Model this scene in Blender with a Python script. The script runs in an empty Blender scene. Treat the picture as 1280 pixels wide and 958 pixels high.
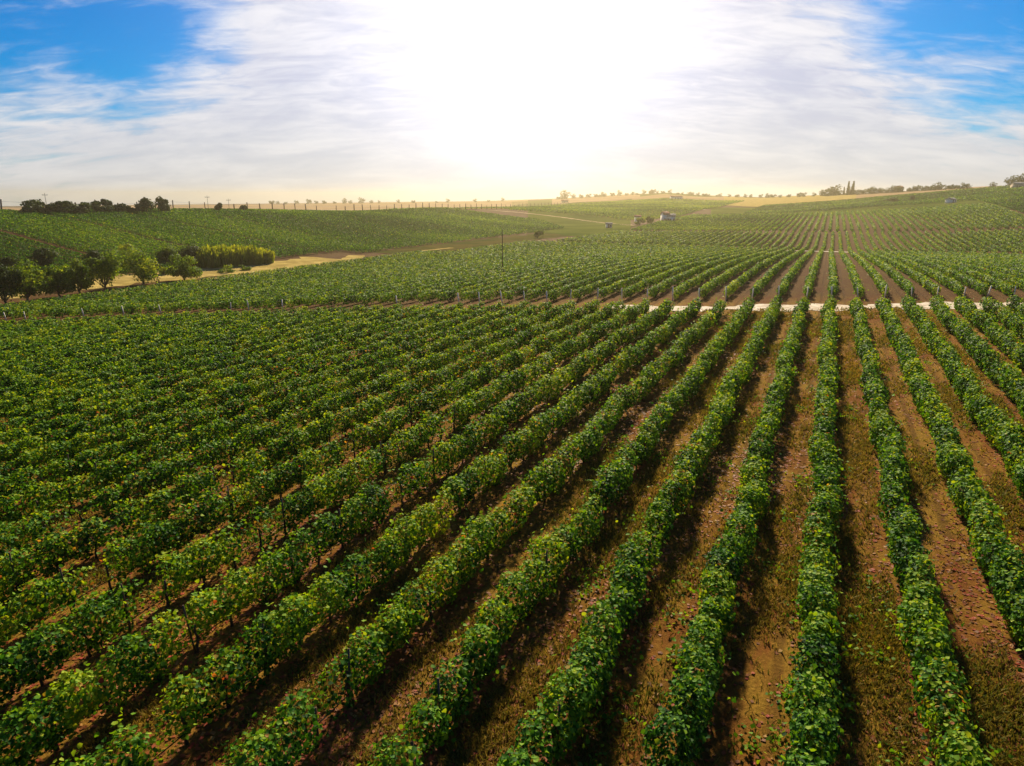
import bpy, math, random
import numpy as np
from mathutils import Vector, Matrix

rng = np.random.default_rng(7); random.seed(7)
S = bpy.context.scene
COL = S.collection
R = math.radians

# ---- terrain (u = across the rows, v = along the rows, camera above the origin)
YAW = math.radians(24.17); PITCH = math.radians(15.0); CAMZ = 10.8; FPX = 865.0
def sm(t):
    t = np.clip(t, 0, 1); return t*t*(3-2*t)
_SX = np.array([-300, 0, 300, 600, 700, 760, 830, 880, 950, 1040, 1100, 1200, 1280, 1500])
_RS = np.array([1500, 1500, 1500, 1700, 1600, 1500, 1400, 1300, 1200, 1000, 900, 800, 750, 700.])
_YS = np.array([257, 257, 255, 251.5, 248, 244.5, 241, 244.5, 246.5, 244, 241, 237, 234, 228.])
_R0 = np.array([480, 480, 480, 430, 360, 320, 290, 275, 270, 265, 260, 255, 250, 250.])
_PH = np.arctan((_SX-640)/895.6)
_ZS = CAMZ+(247-_YS)/927*_RS
def terrain(u, v):
    u = np.asarray(u, float); v = np.asarray(v, float)
    r = np.hypot(u, v); ph = np.arctan2(u, v)+YAW
    a = sm((-u-5)/113); b = sm((v-80)/190)
    z = -6*(1-(1-a)*(1-b))
    amp = (12.2-4*sm((v-100)/350))*(1-sm((v-480)/450))
    t = (-u-122)/116
    z = z+amp*np.where(t < 1, sm(t), 1-0.75*sm((t-1)/1.3))
    rs = np.interp(ph, _PH, _RS); zs = np.interp(ph, _PH, _ZS); r0 = np.interp(ph, _PH, _R0)
    w = np.clip((r-r0)/(rs-r0), 0, 1); w = w*0.75+0.25*w*w*(3-2*w)
    far = zs-np.clip(r-rs, 0, 4000)*0.006
    z = z*(1-w)+far*w
    und = 0.9*np.sin(u*0.021+1.3)*np.sin(v*0.017+0.4)+0.5*np.sin(u*0.047-v*0.031)
    return z+und*sm((r-180)/250)*(1-w)
def proj(u, v, z):
    u = np.asarray(u, float); v = np.asarray(v, float)
    X = u*math.cos(YAW)+v*math.sin(YAW); Y = -u*math.sin(YAW)+v*math.cos(YAW); Z = np.asarray(z, float)-CAMZ
    d = Y*math.cos(PITCH)-Z*math.sin(PITCH); up = Y*math.sin(PITCH)+Z*math.cos(PITCH)
    d = np.where(d < 0.1, np.nan, d)
    return 640+FPX*X/d, 479-FPX*up/d, d
def ray(px, py):
    x = (px-640)/FPX; y = (479-py)/FPX
    Y = math.cos(PITCH)+y*math.sin(PITCH); Z = -math.sin(PITCH)+y*math.cos(PITCH)
    return x*math.cos(YAW)-Y*math.sin(YAW), x*math.sin(YAW)+Y*math.cos(YAW), Z
def ground_at(px, py, dz=0.0, far=3000):
    a, b, c = ray(px, py); t = np.geomspace(4, far, 6000)
    hit = np.where(CAMZ+c*t < terrain(a*t, b*t)+dz)[0]
    if len(hit) == 0: return None
    k = t[hit[0]]; return a*k, b*k, float(terrain(a*k, b*k))

# ------------------------------------------------------------------ camera
cam = bpy.data.objects.new('camera', bpy.data.cameras.new('camera')); COL.objects.link(cam)
cam.data.sensor_width = 36; cam.data.lens = FPX/1280*36
cam.data.clip_start = 0.3; cam.data.clip_end = 30000
cam.location = (0, 0, CAMZ); cam.rotation_euler = (R(90)-PITCH, 0, YAW)
S.camera = cam

# ------------------------------------------------------------------ light, sky, exposure
SUN_AZ = -YAW + R(7.0)          # measured clockwise from +Y
SUN_EL = R(30.0)
sun_dir = Vector((math.sin(SUN_AZ)*math.cos(SUN_EL), math.cos(SUN_AZ)*math.cos(SUN_EL), math.sin(SUN_EL)))
sl = bpy.data.lights.new('sun', 'SUN'); sl.energy = 5.0; sl.angle = R(3.0); sl.color = (1.0, 0.86, 0.62)
so = bpy.data.objects.new('sun', sl); COL.objects.link(so)
so.rotation_euler = sun_dir.to_track_quat('Z', 'Y').to_euler(); so.location = (0, 0, 300)

S.view_settings.view_transform = 'Standard'; S.view_settings.look = 'None'
S.view_settings.exposure = 0.95; S.view_settings.gamma = 1.0
S.view_settings.use_curve_mapping = False
S.cycles.max_bounces = 6; S.cycles.diffuse_bounces = 3; S.cycles.glossy_bounces = 2
S.cycles.transmission_bounces = 4; S.cycles.volume_bounces = 0; S.cycles.transparent_max_bounces = 6
S.cycles.sample_clamp_indirect = 6.0
S.cycles.use_denoising = True
S.cycles.caustics_reflective = False; S.cycles.caustics_refractive = False

class NT:
    """small helper to write node graphs as expressions"""
    def __init__(s, tree): s.t = tree; s.n = tree.nodes; s.l = tree.links
    def new(s, kind, **kw):
        n = s.n.new(kind)
        for k, v in kw.items(): setattr(n, k, v)
        return n
    def put(s, sock, v):
        if isinstance(v, bpy.types.NodeSocket): s.l.new(v, sock)
        elif v is not None: sock.default_value = v
    def m(s, op, a, b=None, c=None, clamp=False):
        n = s.new('ShaderNodeMath', operation=op, use_clamp=clamp)
        for i, v in enumerate((a, b, c)): s.put(n.inputs[i], v)
        return n.outputs[0]
    def vm(s, op, a, b=None):
        n = s.new('ShaderNodeVectorMath', operation=op)
        s.put(n.inputs[0], a); s.put(n.inputs[1], b)
        return n.outputs['Value'] if op in ('DOT_PRODUCT', 'LENGTH') else n.outputs[0]
    def smooth(s, v, lo, hi, a=0.0, b=1.0):
        n = s.new('ShaderNodeMapRange', interpolation_type='SMOOTHSTEP')
        for k, x in zip(('Value', 'From Min', 'From Max', 'To Min', 'To Max'), (v, lo, hi, a, b)): s.put(n.inputs[k], x)
        return n.outputs[0]
    def mix(s, f, a, b, mode='MIX'):
        n = s.new('ShaderNodeMix', data_type='RGBA', blend_type=mode)
        s.put(n.inputs[0], f); s.put(n.inputs[6], a); s.put(n.inputs[7], b)
        return n.outputs[2]
    def noise(s, vec, scale, detail=4, rough=0.55, dist=0.0):
        n = s.new('ShaderNodeTexNoise')
        s.put(n.inputs['Vector'], vec); s.put(n.inputs['Scale'], scale); s.put(n.inputs['Detail'], detail)
        s.put(n.inputs['Roughness'], rough); s.put(n.inputs['Distortion'], dist)
        return n.outputs['Fac']
    def ramp(s, f, stops):
        n = s.new('ShaderNodeValToRGB'); e = n.color_ramp.elements
        while len(e) < len(stops): e.new(0.5)
        for el, (p, c) in zip(e, stops): el.position = p; el.color = (*c, 1)
        s.put(n.inputs[0], f); return n.outputs[0]
    def mapping(s, vec, rot=(0, 0, 0), scale=(1, 1, 1), loc=(0, 0, 0)):
        n = s.new('ShaderNodeMapping'); s.put(n.inputs[0], vec)
        n.inputs['Rotation'].default_value = rot; n.inputs['Scale'].default_value = scale; n.inputs['Location'].default_value = loc
        return n.outputs[0]

def C4(r, g, b): return (r, g, b, 1.0)
def dirv(px, py): return Vector(ray(px, py)).normalized()

W = bpy.data.worlds.new('World'); S.world = W; W.use_nodes = True
W.node_tree.nodes.clear(); N = NT(W.node_tree)
d = N.new('ShaderNodeTexCoord').outputs['Generated']
sky = N.new('ShaderNodeTexSky', sky_type='NISHITA', sun_disc=False, sun_elevation=SUN_EL, sun_rotation=SUN_AZ)
sky.air_density = 1.0; sky.dust_density = 0.4; sky.ozone_density = 2.0; sky.altitude = 100
hs = N.new('ShaderNodeHueSaturation'); hs.inputs['Saturation'].default_value = 1.3
N.l.new(sky.outputs[0], hs.inputs['Color'])
blue = N.mix(1.0, hs.outputs[0], C4(0.0, 0.25, 0.46), 'MULTIPLY')
sep = N.new('ShaderNodeSeparateXYZ'); N.l.new(d, sep.inputs[0])
dz = N.m('MAXIMUM', sep.outputs[2], 0.0)
den = N.m('ADD', dz, 0.26)
px_ = N.m('DIVIDE', sep.outputs[0], den); py_ = N.m('DIVIDE', sep.outputs[1], den)
cmb = N.new('ShaderNodeCombineXYZ'); N.l.new(px_, cmb.inputs[0]); N.l.new(py_, cmb.inputs[1])
P = cmb.outputs[0]                      # the direction laid out on the cloud deck
Pr = N.mapping(P, rot=(0, 0, -YAW))     # x across the view, y away
Pa = N.mapping(Pr, rot=(0, 0, R(12)), scale=(0.75, 1.1, 1))
n1 = N.noise(Pa, 1.15, 8, 0.55, 0.6)
Pb = N.mapping(Pr, rot=(0, 0, R(-14)), scale=(1.0, 1.7, 1))
n2 = N.noise(Pb, 2.3, 9, 0.62, 0.5)
nw = N.noise(N.mapping(Pr, rot=(0, 0, R(-20)), scale=(1, 2.6, 1)), 5.5, 6, 0.58, 0.7)      # ripples
cov = N.m('ADD', N.m('MULTIPLY', n1, 0.80), N.m('ADD', N.m('MULTIPLY', n2, 0.60), N.m('MULTIPLY', nw, 0.46)))
sd = N.vm('DOT_PRODUCT', d, tuple(dirv(652, 20))); sd0 = N.m('MAXIMUM', sd, 0.0)
bias = N.m('MULTIPLY', N.smooth(sd, 0.78, 0.99), 0.30)
bias = N.m('ADD', bias, N.m('MULTIPLY', N.smooth(dz, 0.21, 0.02), 0.34))
for (hx, hy, w0, k) in ((40, -10, 0.955, 0.24), (225, 85, 0.991, 0.16), (1225, 70, 0.985, 0.20), (1080, -30, 0.990, 0.15), (1280, -20, 0.985, 0.10)):
    dd = N.vm('DOT_PRODUCT', d, tuple(dirv(hx, hy)))
    bias = N.m('SUBTRACT', bias, N.m('MULTIPLY', N.smooth(dd, w0, 1.0), k))
front = N.vm('DOT_PRODUCT', d, (math.sin(SUN_AZ), math.cos(SUN_AZ), 0.0))
bias = N.m('SUBTRACT', bias, N.m('MULTIPLY', N.smooth(front, 0.35, -0.3), 0.45))           # clear blue behind
bias = N.m('SUBTRACT', bias, N.m('MULTIPLY', N.smooth(dz, 0.45, 0.85), 0.30))
cov = N.m('ADD', cov, N.m('ADD', bias, -0.37))
mask = N.smooth(cov, 0.33, 0.78)
ccol = N.mix(N.smooth(N.m('ADD', N.m('MULTIPLY', n2, 0.7), N.m('MULTIPLY', nw, 0.5)), 0.44, 0.78), C4(2.7, 2.9, 3.75), C4(4.3, 4.3, 4.6))
lowc = N.mix(N.smooth(n2, 0.35, 0.7), C4(3.25, 3.32, 3.55), C4(3.95, 3.92, 4.0))
ccol = N.mix(N.m('MULTIPLY', N.smooth(dz, 0.16, 0.03), 0.85), ccol, lowc)
skyc = N.mix(N.m('MULTIPLY', mask, 0.97), blue, ccol)
# thin bright cloud towards the sun
g2 = N.m('MULTIPLY', N.m('POWER', sd0, 60.0), 2.9)
g3 = N.m('MULTIPLY', N.m('POWER', sd0, 16.0), 0.55)
glow = N.m('ADD', g2, g3)
gv = N.new('ShaderNodeVectorMath', operation='SCALE'); gv.inputs[0].default_value = (1.0, 0.93, 0.98); N.l.new(glow, gv.inputs['Scale'])
skyf = N.vm('ADD', skyc, gv.outputs[0])
bg = N.new('ShaderNodeBackground'); bg.inputs['Strength'].default_value = 0.10; N.l.new(skyf, bg.inputs['Color'])
wo = N.new('ShaderNodeOutputWorld'); N.l.new(bg.outputs[0], wo.inputs['Surface'])

# ------------------------------------------------------------------ mesh and object helpers
def mesh_np(name, V, F, mats, hue=None, smooth=False, midx=None):
    me = bpy.data.meshes.new(name)
    V = np.ascontiguousarray(V, np.float32); F = np.ascontiguousarray(F, np.int32)
    k = F.shape[1]
    me.vertices.add(len(V)); me.vertices.foreach_set('co', V.ravel())
    me.loops.add(F.size); me.loops.foreach_set('vertex_index', F.ravel())
    me.polygons.add(len(F)); me.polygons.foreach_set('loop_start', np.arange(0, F.size, k, dtype=np.int32))
    if midx is not None: me.polygons.foreach_set('material_index', np.asarray(midx, np.int32))
    if hue is not None:
        at = me.attributes.new('hue', 'FLOAT', 'FACE'); at.data.foreach_set('value', np.asarray(hue, np.float32))
    me.update(calc_edges=True)
    if smooth: me.polygons.foreach_set('use_smooth', np.ones(len(F), bool))
    for m in (mats if isinstance(mats, (list, tuple)) else [mats]): me.materials.append(m)
    return me
def link(name, data, parent=None, loc=(0, 0, 0)):
    o = bpy.data.objects.new(name, data); COL.objects.link(o); o.location = loc
    if parent: o.parent = parent
    return o
def tag(o, label=None, cat=None, group=None, kind=None):
    for k, v in (('label', label), ('category', cat), ('group', group), ('kind', kind)):
        if v: o[k] = v
    return o
def empty(name, loc, label, cat, group=None, rz=0):
    o = link(name, None, None, loc); o.rotation_euler.z = rz
    return tag(o, label, cat, group)

class MB:
    """collects boxes and tubes, built as one quad mesh"""
    def __init__(s): s.V = []; s.F = []; s.n = 0
    def add(s, V, F):
        s.V.append(np.asarray(V, float)); s.F.append(np.asarray(F, int)+s.n); s.n += len(V)
    def box(s, c, d, rz=0, top=1.0):
        x, y, z = np.array(d)/2
        V = np.array([[-x, -y, -z], [x, -y, -z], [x, y, -z], [-x, y, -z], [-x*top, -y*top, z], [x*top, -y*top, z], [x*top, y*top, z], [-x*top, y*top, z]])
        ca, sa = math.cos(rz), math.sin(rz)
        V = np.c_[V[:, 0]*ca-V[:, 1]*sa, V[:, 0]*sa+V[:, 1]*ca, V[:, 2]]+np.array(c)
        s.add(V, [[3, 2, 1, 0], [4, 5, 6, 7], [0, 1, 5, 4], [1, 2, 6, 5], [2, 3, 7, 6], [3, 0, 4, 7]]); return s
    def tube(s, pts, rad, k=6):
        pts = np.asarray(pts, float); rad = np.broadcast_to(rad, (len(pts),)); n = len(pts)
        tg = np.gradient(pts, axis=0); tg /= np.linalg.norm(tg, axis=1)[:, None]+1e-9
        ref = np.where(np.abs(tg[:, 2:3]) > 0.9, [[1., 0, 0]], [[0, 0, 1.]])
        a = np.cross(tg, ref); a /= np.linalg.norm(a, axis=1)[:, None]+1e-9; b = np.cross(tg, a)
        th = np.arange(k)*2*math.pi/k
        V = (pts[:, None]+rad[:, None, None]*(np.cos(th)[None, :, None]*a[:, None]+np.sin(th)[None, :, None]*b[:, None])).reshape(-1, 3)
        F = [[i*k+j, i*k+(j+1) % k, (i+1)*k+(j+1) % k, (i+1)*k+j] for i in range(n-1) for j in range(k)]
        V = np.vstack([V, pts[:1], pts[-1:]]); c0, c1 = n*k, n*k+1
        F += [[c0, (j+1) % k, j, j] for j in range(0)]
        for j in range(0, k, 2):
            F.append([c0, (j+2) % k, (j+1) % k, j]); F.append([c1, (n-1)*k+j, (n-1)*k+(j+1) % k, (n-1)*k+(j+2) % k])
        s.add(V, F); return s
    def build(s, name, mat, parent=None, loc=(0, 0, 0), smooth=False):
        return link(name, mesh_np(name, np.vstack(s.V), np.vstack(s.F), mat, smooth=smooth), parent, loc)

# ------------------------------------------------------------------ materials
def material(name):
    m = bpy.data.materials.new(name); m.use_nodes = True; m.node_tree.nodes.clear()
    n = NT(m.node_tree); out = n.new('ShaderNodeOutputMaterial'); return m, n, out
def pbsdf(n, color, rough=0.8, spec=0.3, normal=None):
    b = n.new('ShaderNodeBsdfPrincipled'); n.put(b.inputs['Base Color'], color); n.put(b.inputs['Roughness'], rough)
    n.put(b.inputs['Specular IOR Level'], spec)
    if normal is not None: n.l.new(normal, b.inputs['Normal'])
    return b.outputs[0]
def bump(n, h, strength=0.5, dist=0.05):
    b = n.new('ShaderNodeBump'); b.inputs['Strength'].default_value = strength; b.inputs['Distance'].default_value = dist
    n.l.new(h, b.inputs['Height']); return b.outputs[0]
def leaf_mat(name, stops, trans=0.38, rough=0.6, spec=0.07, tint=(1.7, 1.35, 0.35)):
    m, n, out = material(name)
    at = n.new('ShaderNodeAttribute'); at.attribute_name = 'hue'
    col = n.ramp(at.outputs['Fac'], stops)
    pos = n.new('ShaderNodeNewGeometry').outputs['Position']
    col = n.mix(n.smooth(n.noise(pos, 0.16, 3), 0.35, 0.7), col, n.mix(1.0, col, C4(1.25, 1.12, 0.8), 'MULTIPLY'))
    b = pbsdf(n, col, rough, spec)
    t = n.new('ShaderNodeBsdfTranslucent'); n.l.new(n.mix(1.0, col, C4(*tint), 'MULTIPLY'), t.inputs['Color'])
    mx = n.new('ShaderNodeMixShader'); mx.inputs[0].default_value = trans
    n.l.new(b, mx.inputs[1]); n.l.new(t.outputs[0], mx.inputs[2]); n.l.new(mx.outputs[0], out.inputs['Surface'])
    return m
VINE = [(0.0, (0.010, 0.045, 0.006)), (0.28, (0.032, 0.125, 0.010)), (0.52, (0.110, 0.255, 0.012)), (0.82, (0.25, 0.36, 0.020)),
        (0.89, (0.22, 0.25, 0.025)), (0.94, (0.36, 0.24, 0.05)), (0.975, (0.32, 0.12, 0.04)), (1.0, (0.22, 0.03, 0.025))]
m_vine = leaf_mat('vine_leaf', VINE)
m_tree = leaf_mat('tree_leaf', [(0, (0.030, 0.080, 0.010)), (0.5, (0.085, 0.165, 0.016)), (1, (0.21, 0.28, 0.03))], 0.5)
m_dark = leaf_mat('dark_leaf', [(0, (0.012, 0.032, 0.008)), (0.6, (0.028, 0.060, 0.010)), (1, (0.07, 0.10, 0.016))], 0.28)
m_reed = leaf_mat('reed_leaf', [(0, (0.08, 0.13, 0.012)), (0.5, (0.15, 0.22, 0.016)), (1, (0.27, 0.33, 0.03))], 0.40)
m_grass = leaf_mat('grass_blade', [(0, (0.05, 0.085, 0.010)), (0.35, (0.11, 0.115, 0.016)), (0.7, (0.20, 0.145, 0.025)), (1, (0.32, 0.22, 0.06))], 0.35, tint=(1.2, 1.1, 0.7))
m_litter = leaf_mat('fallen_leaf', [(0, (0.12, 0.045, 0.016)), (0.5, (0.20, 0.07, 0.02)), (0.8, (0.26, 0.04, 0.025)), (1, (0.32, 0.19, 0.055))], 0.15)

def simple(name, c1, c2, scale, rough=0.9, spec=0.08, stretch=(1, 1, 1), bmp=0.4):
    m, n, out = material(name)
    tc = n.new('ShaderNodeTexCoord').outputs['Object']
    f = n.noise(n.mapping(tc, scale=stretch), scale, 6, 0.6)
    col = n.mix(n.smooth(f, 0.3, 0.7), C4(*c1), C4(*c2))
    n.l.new(pbsdf(n, col, rough, spec, bump(n, f, bmp, 0.02)), out.inputs['Surface']); return m
m_bark = simple('bark', (0.05, 0.032, 0.02), (0.13, 0.09, 0.06), 14, stretch=(1, 1, 0.2))
m_post = simple('pale_post', (0.76, 0.67, 0.50), (0.87, 0.80, 0.64), 9, stretch=(1, 1, 0.15))
m_fpost = simple('dark_post', (0.05, 0.038, 0.028), (0.10, 0.075, 0.05), 6, stretch=(1, 1, 0.15))
m_hose = simple('hose', (0.012, 0.011, 0.01), (0.02, 0.018, 0.016), 8, rough=0.5)
m_white = simple('white_plaster', (0.80, 0.74, 0.62), (0.88, 0.83, 0.72), 0.9)
m_tan = simple('tan_plaster', (0.42, 0.33, 0.24), (0.52, 0.42, 0.31), 0.9)
m_roof = simple('roof_tile', (0.22, 0.085, 0.05), (0.32, 0.14, 0.08), 2.5)
m_rgrey = simple('roof_grey', (0.20, 0.19, 0.18), (0.30, 0.28, 0.26), 2.5)
m_window = simple('window_dark', (0.02, 0.025, 0.03), (0.04, 0.045, 0.05), 2, rough=0.15, spec=0.5)
m_metal = simple('grey_metal', (0.18, 0.18, 0.19), (0.28, 0.28, 0.29), 6, rough=0.45)

def ground_mat(name):
    m, n, out = material(name)
    pos = n.new('ShaderNodeNewGeometry').outputs['Position']
    al = n.mapping(pos, scale=(1, 0.32, 1))                        # drawn out along the rows
    big = n.noise(al, 0.28, 5, 0.6); mid = n.noise(al, 1.5, 6, 0.65); fine = n.noise(pos, 9, 6, 0.75); grit = n.noise(pos, 42, 3, 0.7)
    soil = n.mix(fine, C4(0.095, 0.032, 0.008), C4(0.21, 0.080, 0.018))
    soil = n.mix(n.m('MULTIPLY', n.smooth(grit, 0.58, 0.72), 0.7), soil, C4(0.26, 0.14, 0.06))
    straw = n.mix(n.smooth(fine, 0.3, 0.75), C4(0.15, 0.092, 0.011), C4(0.33, 0.195, 0.030))
    f = n.smooth(n.m('ADD', n.m('MULTIPLY', big, 0.55), n.m('MULTIPLY', mid, 0.5)), 0.42, 0.60)
    c = n.mix(n.m('MULTIPLY', f, 0.8), soil, straw)
    gr = n.smooth(n.noise(al, 0.55, 6, 0.7, 0.4), 0.56, 0.72)
    c = n.mix(n.m('MULTIPLY', n.m('MULTIPLY', gr, fine), 0.9), c, C4(0.05, 0.075, 0.012))
    red = n.smooth(n.noise(pos, 0.35, 4, 0.7), 0.54, 0.70)
    c = n.mix(n.m('MULTIPLY', n.m('MULTIPLY', red, n.smooth(grit, 0.42, 0.62)), 0.6), c, C4(0.17, 0.03, 0.018))
    sx = n.new('ShaderNodeSeparateXYZ'); n.l.new(pos, sx.inputs[0])
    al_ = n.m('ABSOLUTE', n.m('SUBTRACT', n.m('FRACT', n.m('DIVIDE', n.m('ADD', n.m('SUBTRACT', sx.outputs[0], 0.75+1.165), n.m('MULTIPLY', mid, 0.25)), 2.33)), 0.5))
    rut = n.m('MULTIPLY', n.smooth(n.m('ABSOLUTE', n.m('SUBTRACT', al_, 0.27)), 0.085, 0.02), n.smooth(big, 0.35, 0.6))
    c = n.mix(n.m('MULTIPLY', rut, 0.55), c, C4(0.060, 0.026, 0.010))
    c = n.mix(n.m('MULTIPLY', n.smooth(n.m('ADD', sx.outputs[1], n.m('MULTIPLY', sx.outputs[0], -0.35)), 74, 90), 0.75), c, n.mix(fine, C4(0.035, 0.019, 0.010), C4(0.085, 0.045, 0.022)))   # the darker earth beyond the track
    h = n.m('SUBTRACT', n.m('ADD', n.m('MULTIPLY', mid, 0.8), n.m('MULTIPLY', fine, 0.7)), n.m('MULTIPLY', rut, 0.5))
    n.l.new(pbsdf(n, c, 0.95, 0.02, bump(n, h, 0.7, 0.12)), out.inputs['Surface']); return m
m_ground = ground_mat('vineyard_soil')
m_track = simple('chalk_track', (0.36, 0.28, 0.18), (0.68, 0.59, 0.46), 0.9, stretch=(1, 1, 1))
m_farm = simple('farm_track_earth', (0.30, 0.20, 0.12), (0.50, 0.38, 0.25), 0.3, spec=0.0)
m_dry = simple('dry_grass_field', (0.26, 0.19, 0.06), (0.48, 0.36, 0.12), 0.25, spec=0.0)
m_fallow = simple('fallow_earth', (0.05, 0.06, 0.016), (0.10, 0.08, 0.026), 0.12, spec=0.0)
m_meadow = simple('far_meadow', (0.045, 0.075, 0.014), (0.11, 0.13, 0.025), 0.03, spec=0.0)
m_stubble = simple('far_stubble', (0.26, 0.17, 0.09), (0.40, 0.28, 0.16), 0.015, spec=0.0)
HAZE = 0.00029

# ------------------------------------------------------------------ the setting: ground, tracks, fields
def axis(lo, hi, fine, step, grow):
    a = [0.0]; s = step
    while a[-1] < hi:
        if a[-1] > fine: s *= grow
        a.append(a[-1]+s)
    b = [0.0]; s = step
    while b[-1] > lo:
        if -b[-1] > fine: s *= grow
        b.append(b[-1]-s)
    return np.array(b[:0:-1]+a)
def grid_faces(n, m):
    i, j = np.meshgrid(np.arange(n-1), np.arange(m-1), indexing='ij'); a = (i*m+j).ravel()
    return np.c_[a, a+m, a+m+1, a+1]
gu = axis(-2600, 2600, 150, 1.0, 1.03); gvv = axis(-900, 2600, 140, 1.0, 1.02)
U, V_ = np.meshgrid(gu, gvv, indexing='ij')
Z = terrain(U, V_)
far_r = np.hypot(U, V_); Z = np.where(far_r > 2000, Z-(far_r-2000)*0.01, Z)
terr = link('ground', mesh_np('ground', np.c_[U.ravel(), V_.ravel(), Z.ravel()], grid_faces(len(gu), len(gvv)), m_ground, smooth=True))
terr['kind'] = 'structure'

def sheet(name, U, V, mat, dz):
    Z = terrain(U, V)+dz
    o = link(name, mesh_np(name, np.c_[U.ravel(), V.ravel(), Z.ravel()], grid_faces(*U.shape), mat, smooth=True)); o['kind'] = 'structure'; return o
def ribbon(name, pts, width, mat, dz=0.06, step=2.0, wob=0.12, ncross=5):
    pts = np.asarray(pts, float); dl = np.r_[0, np.cumsum(np.hypot(*np.diff(pts, axis=0).T))]
    s = np.linspace(0, dl[-1], int(dl[-1]/step)+2)
    x = np.interp(s, dl, pts[:, 0]); y = np.interp(s, dl, pts[:, 1])
    k = np.ones(9)/9                                                # round the corners
    if len(x) > 12: x[4:-4] = np.convolve(x, k, 'valid'); y[4:-4] = np.convolve(y, k, 'valid')
    tx, ty = np.gradient(x), np.gradient(y); L = np.hypot(tx, ty); nx, ny = -ty/L, tx/L
    w = width/2*(1+wob*np.sin(s*0.9)+wob*np.sin(s*0.37+1)+rng.normal(0, wob*0.5, len(s)))
    c = np.linspace(-1, 1, ncross)
    return sheet(name, x[:, None]+c[None]*(w*nx)[:, None], y[:, None]+c[None]*(w*ny)[:, None], mat, dz)
def polar_patch(name, x0, x1, r0, r1, mat, dz=0.3, n=40, m=30):
    ph = np.linspace(math.atan((x0-640)/895.6), math.atan((x1-640)/895.6), n)-YAW
    e = np.sin(np.linspace(0, 9, n)+x0)*0.04
    t = np.linspace(0, 1, m)
    rr = (r0*(1+e))[:, None]*(1-t)[None]+(r1*(1+e*0.7))[:, None]*t[None]
    return sheet(name, rr*np.sin(ph)[:, None], rr*np.cos(ph)[:, None], mat, dz)

TR = np.array([(-150, 34), (-130, 42), (-98, 54.3), (-78.7, 61), (-45.3, 65.0), (-24.7, 67.6), (-11.3, 71), (1, 77.2), (19.4, 87.6), (40, 99), (90, 127), (160, 166)])
def vt(u): return np.interp(u, TR[:, 0], TR[:, 1])
ribbon('dirt_track', [(-20, 68.8)]+[tuple(q) for q in TR[6:]], 3.8, m_track, 0.03, 0.6, 0.26, 7)
ribbon('valley_path', [(-119, 30), (-118.5, 60), (-118, 100), (-118, 138), (-121, 160), (-128, 172)], 5.0, m_dry, 0.05, 2, 0.12)
ribbon('dry_field', [(-136, 72), (-134, 95), (-129, 115), (-127, 135), (-127, 160)], 15, m_dry, 0.03, 3, 0.15, 9)
ribbon('fallow_field', [(-121, 182), (-120, 230), (-119, 270), (-114, 330), (-106, 390)], 20, m_fallow, 0.08, 4, 0.12, 7)
ribbon('headland_track', [(-16, 246.5), (-4, 247.5), (8, 247.5)], 4.0, m_track, 0.08, 2, 0.15)
def gp(*pts): return [ground_at(x, y)[:2] for x, y in pts]
ribbon('farm_track', gp((600, 262.5), (640, 265.5), (680, 269), (720, 273.5), (760, 279), (790, 282.5)), 4.5, m_farm, 0.15, 6, 0.12)
ribbon('field_path', gp((848, 269), (860, 264), (880, 262)), 5.0, m_track, 0.15, 6, 0.08)
ribbon('meadow_path', gp((525, 314.5), (545, 312.5), (565, 310.5)), 2.2, m_dry, 0.15, 3, 0.08)
polar_patch('stubble_field', -60, 330, 520, 1500, m_stubble)
polar_patch('stubble_field', 330, 660, 560, 1650, m_stubble)
polar_patch('hill_meadow', 640, 900, 600, 1400, m_meadow)
polar_patch('hill_meadow', 660, 790, 330, 560, m_meadow, 0.15)
polar_patch('dry_hill', 790, 905, 820, 1150, m_stubble, 0.6)
polar_patch('dry_hill', 690, 800, 1000, 1500, m_stubble, 0.6)
polar_patch('tan_field', 900, 1070, 720, 1150, m_dry, 0.5)
polar_patch('tan_field', 1070, 1250, 640, 830, m_stubble, 0.5)
polar_patch('slope_meadow', 890, 1350, 470, 700, m_meadow, 0.2)

# ------------------------------------------------------------------ foliage
def frames(n, up=0.0):
    """unit normals -> two in-plane axes with a random spin"""
    r = rng.normal(size=n.shape); t = np.cross(n, r); t /= np.linalg.norm(t, axis=1)[:, None]+1e-9
    return t, np.cross(n, t)
LX = np.array([0, 0, -0.50, -0.36, 0.50, 0.36]); LY = np.array([-0.40, 0.52, -0.22, 0.30, -0.22, 0.30]); LZ = np.array([0, -0.06, 0.12, 0.10, 0.12, 0.10])
LF = np.array([[0, 1, 3, 2], [0, 4, 5, 1]])
def leaves6(P, n, L):
    t, b = frames(n); k = len(P)
    V = (P[:, None]+L[:, None, None]*(LX[None, :, None]*t[:, None]+LY[None, :, None]*b[:, None]+LZ[None, :, None]*n[:, None])).reshape(-1, 3)
    return V, (LF[None]+6*np.arange(k)[:, None, None]).reshape(-1, 4)
QX = np.array([0.05, -0.5, -0.05, 0.5]); QY = np.array([-0.5, 0.08, 0.5, -0.08]); QZ = np.array([0.0, 0.1, 0, 0.1])
def leaves4(P, n, L):
    t, b = frames(n); k = len(P)
    V = (P[:, None]+L[:, None, None]*(QX[None, :, None]*t[:, None]+QY[None, :, None]*b[:, None]+QZ[None, :, None]*n[:, None])).reshape(-1, 3)
    return V, (np.arange(4)[None]+4*np.arange(k)[:, None])
def unit(a): return a/(np.linalg.norm(a, axis=1)[:, None]+1e-9)
def wav(x, lam, ph): return sum(np.sin(2*math.pi*x/l+p) for l, p in zip(lam, ph))/math.sqrt(len(lam))
def leafsize(d): return 0.092+0.0011*np.maximum(0, d-14)
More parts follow.
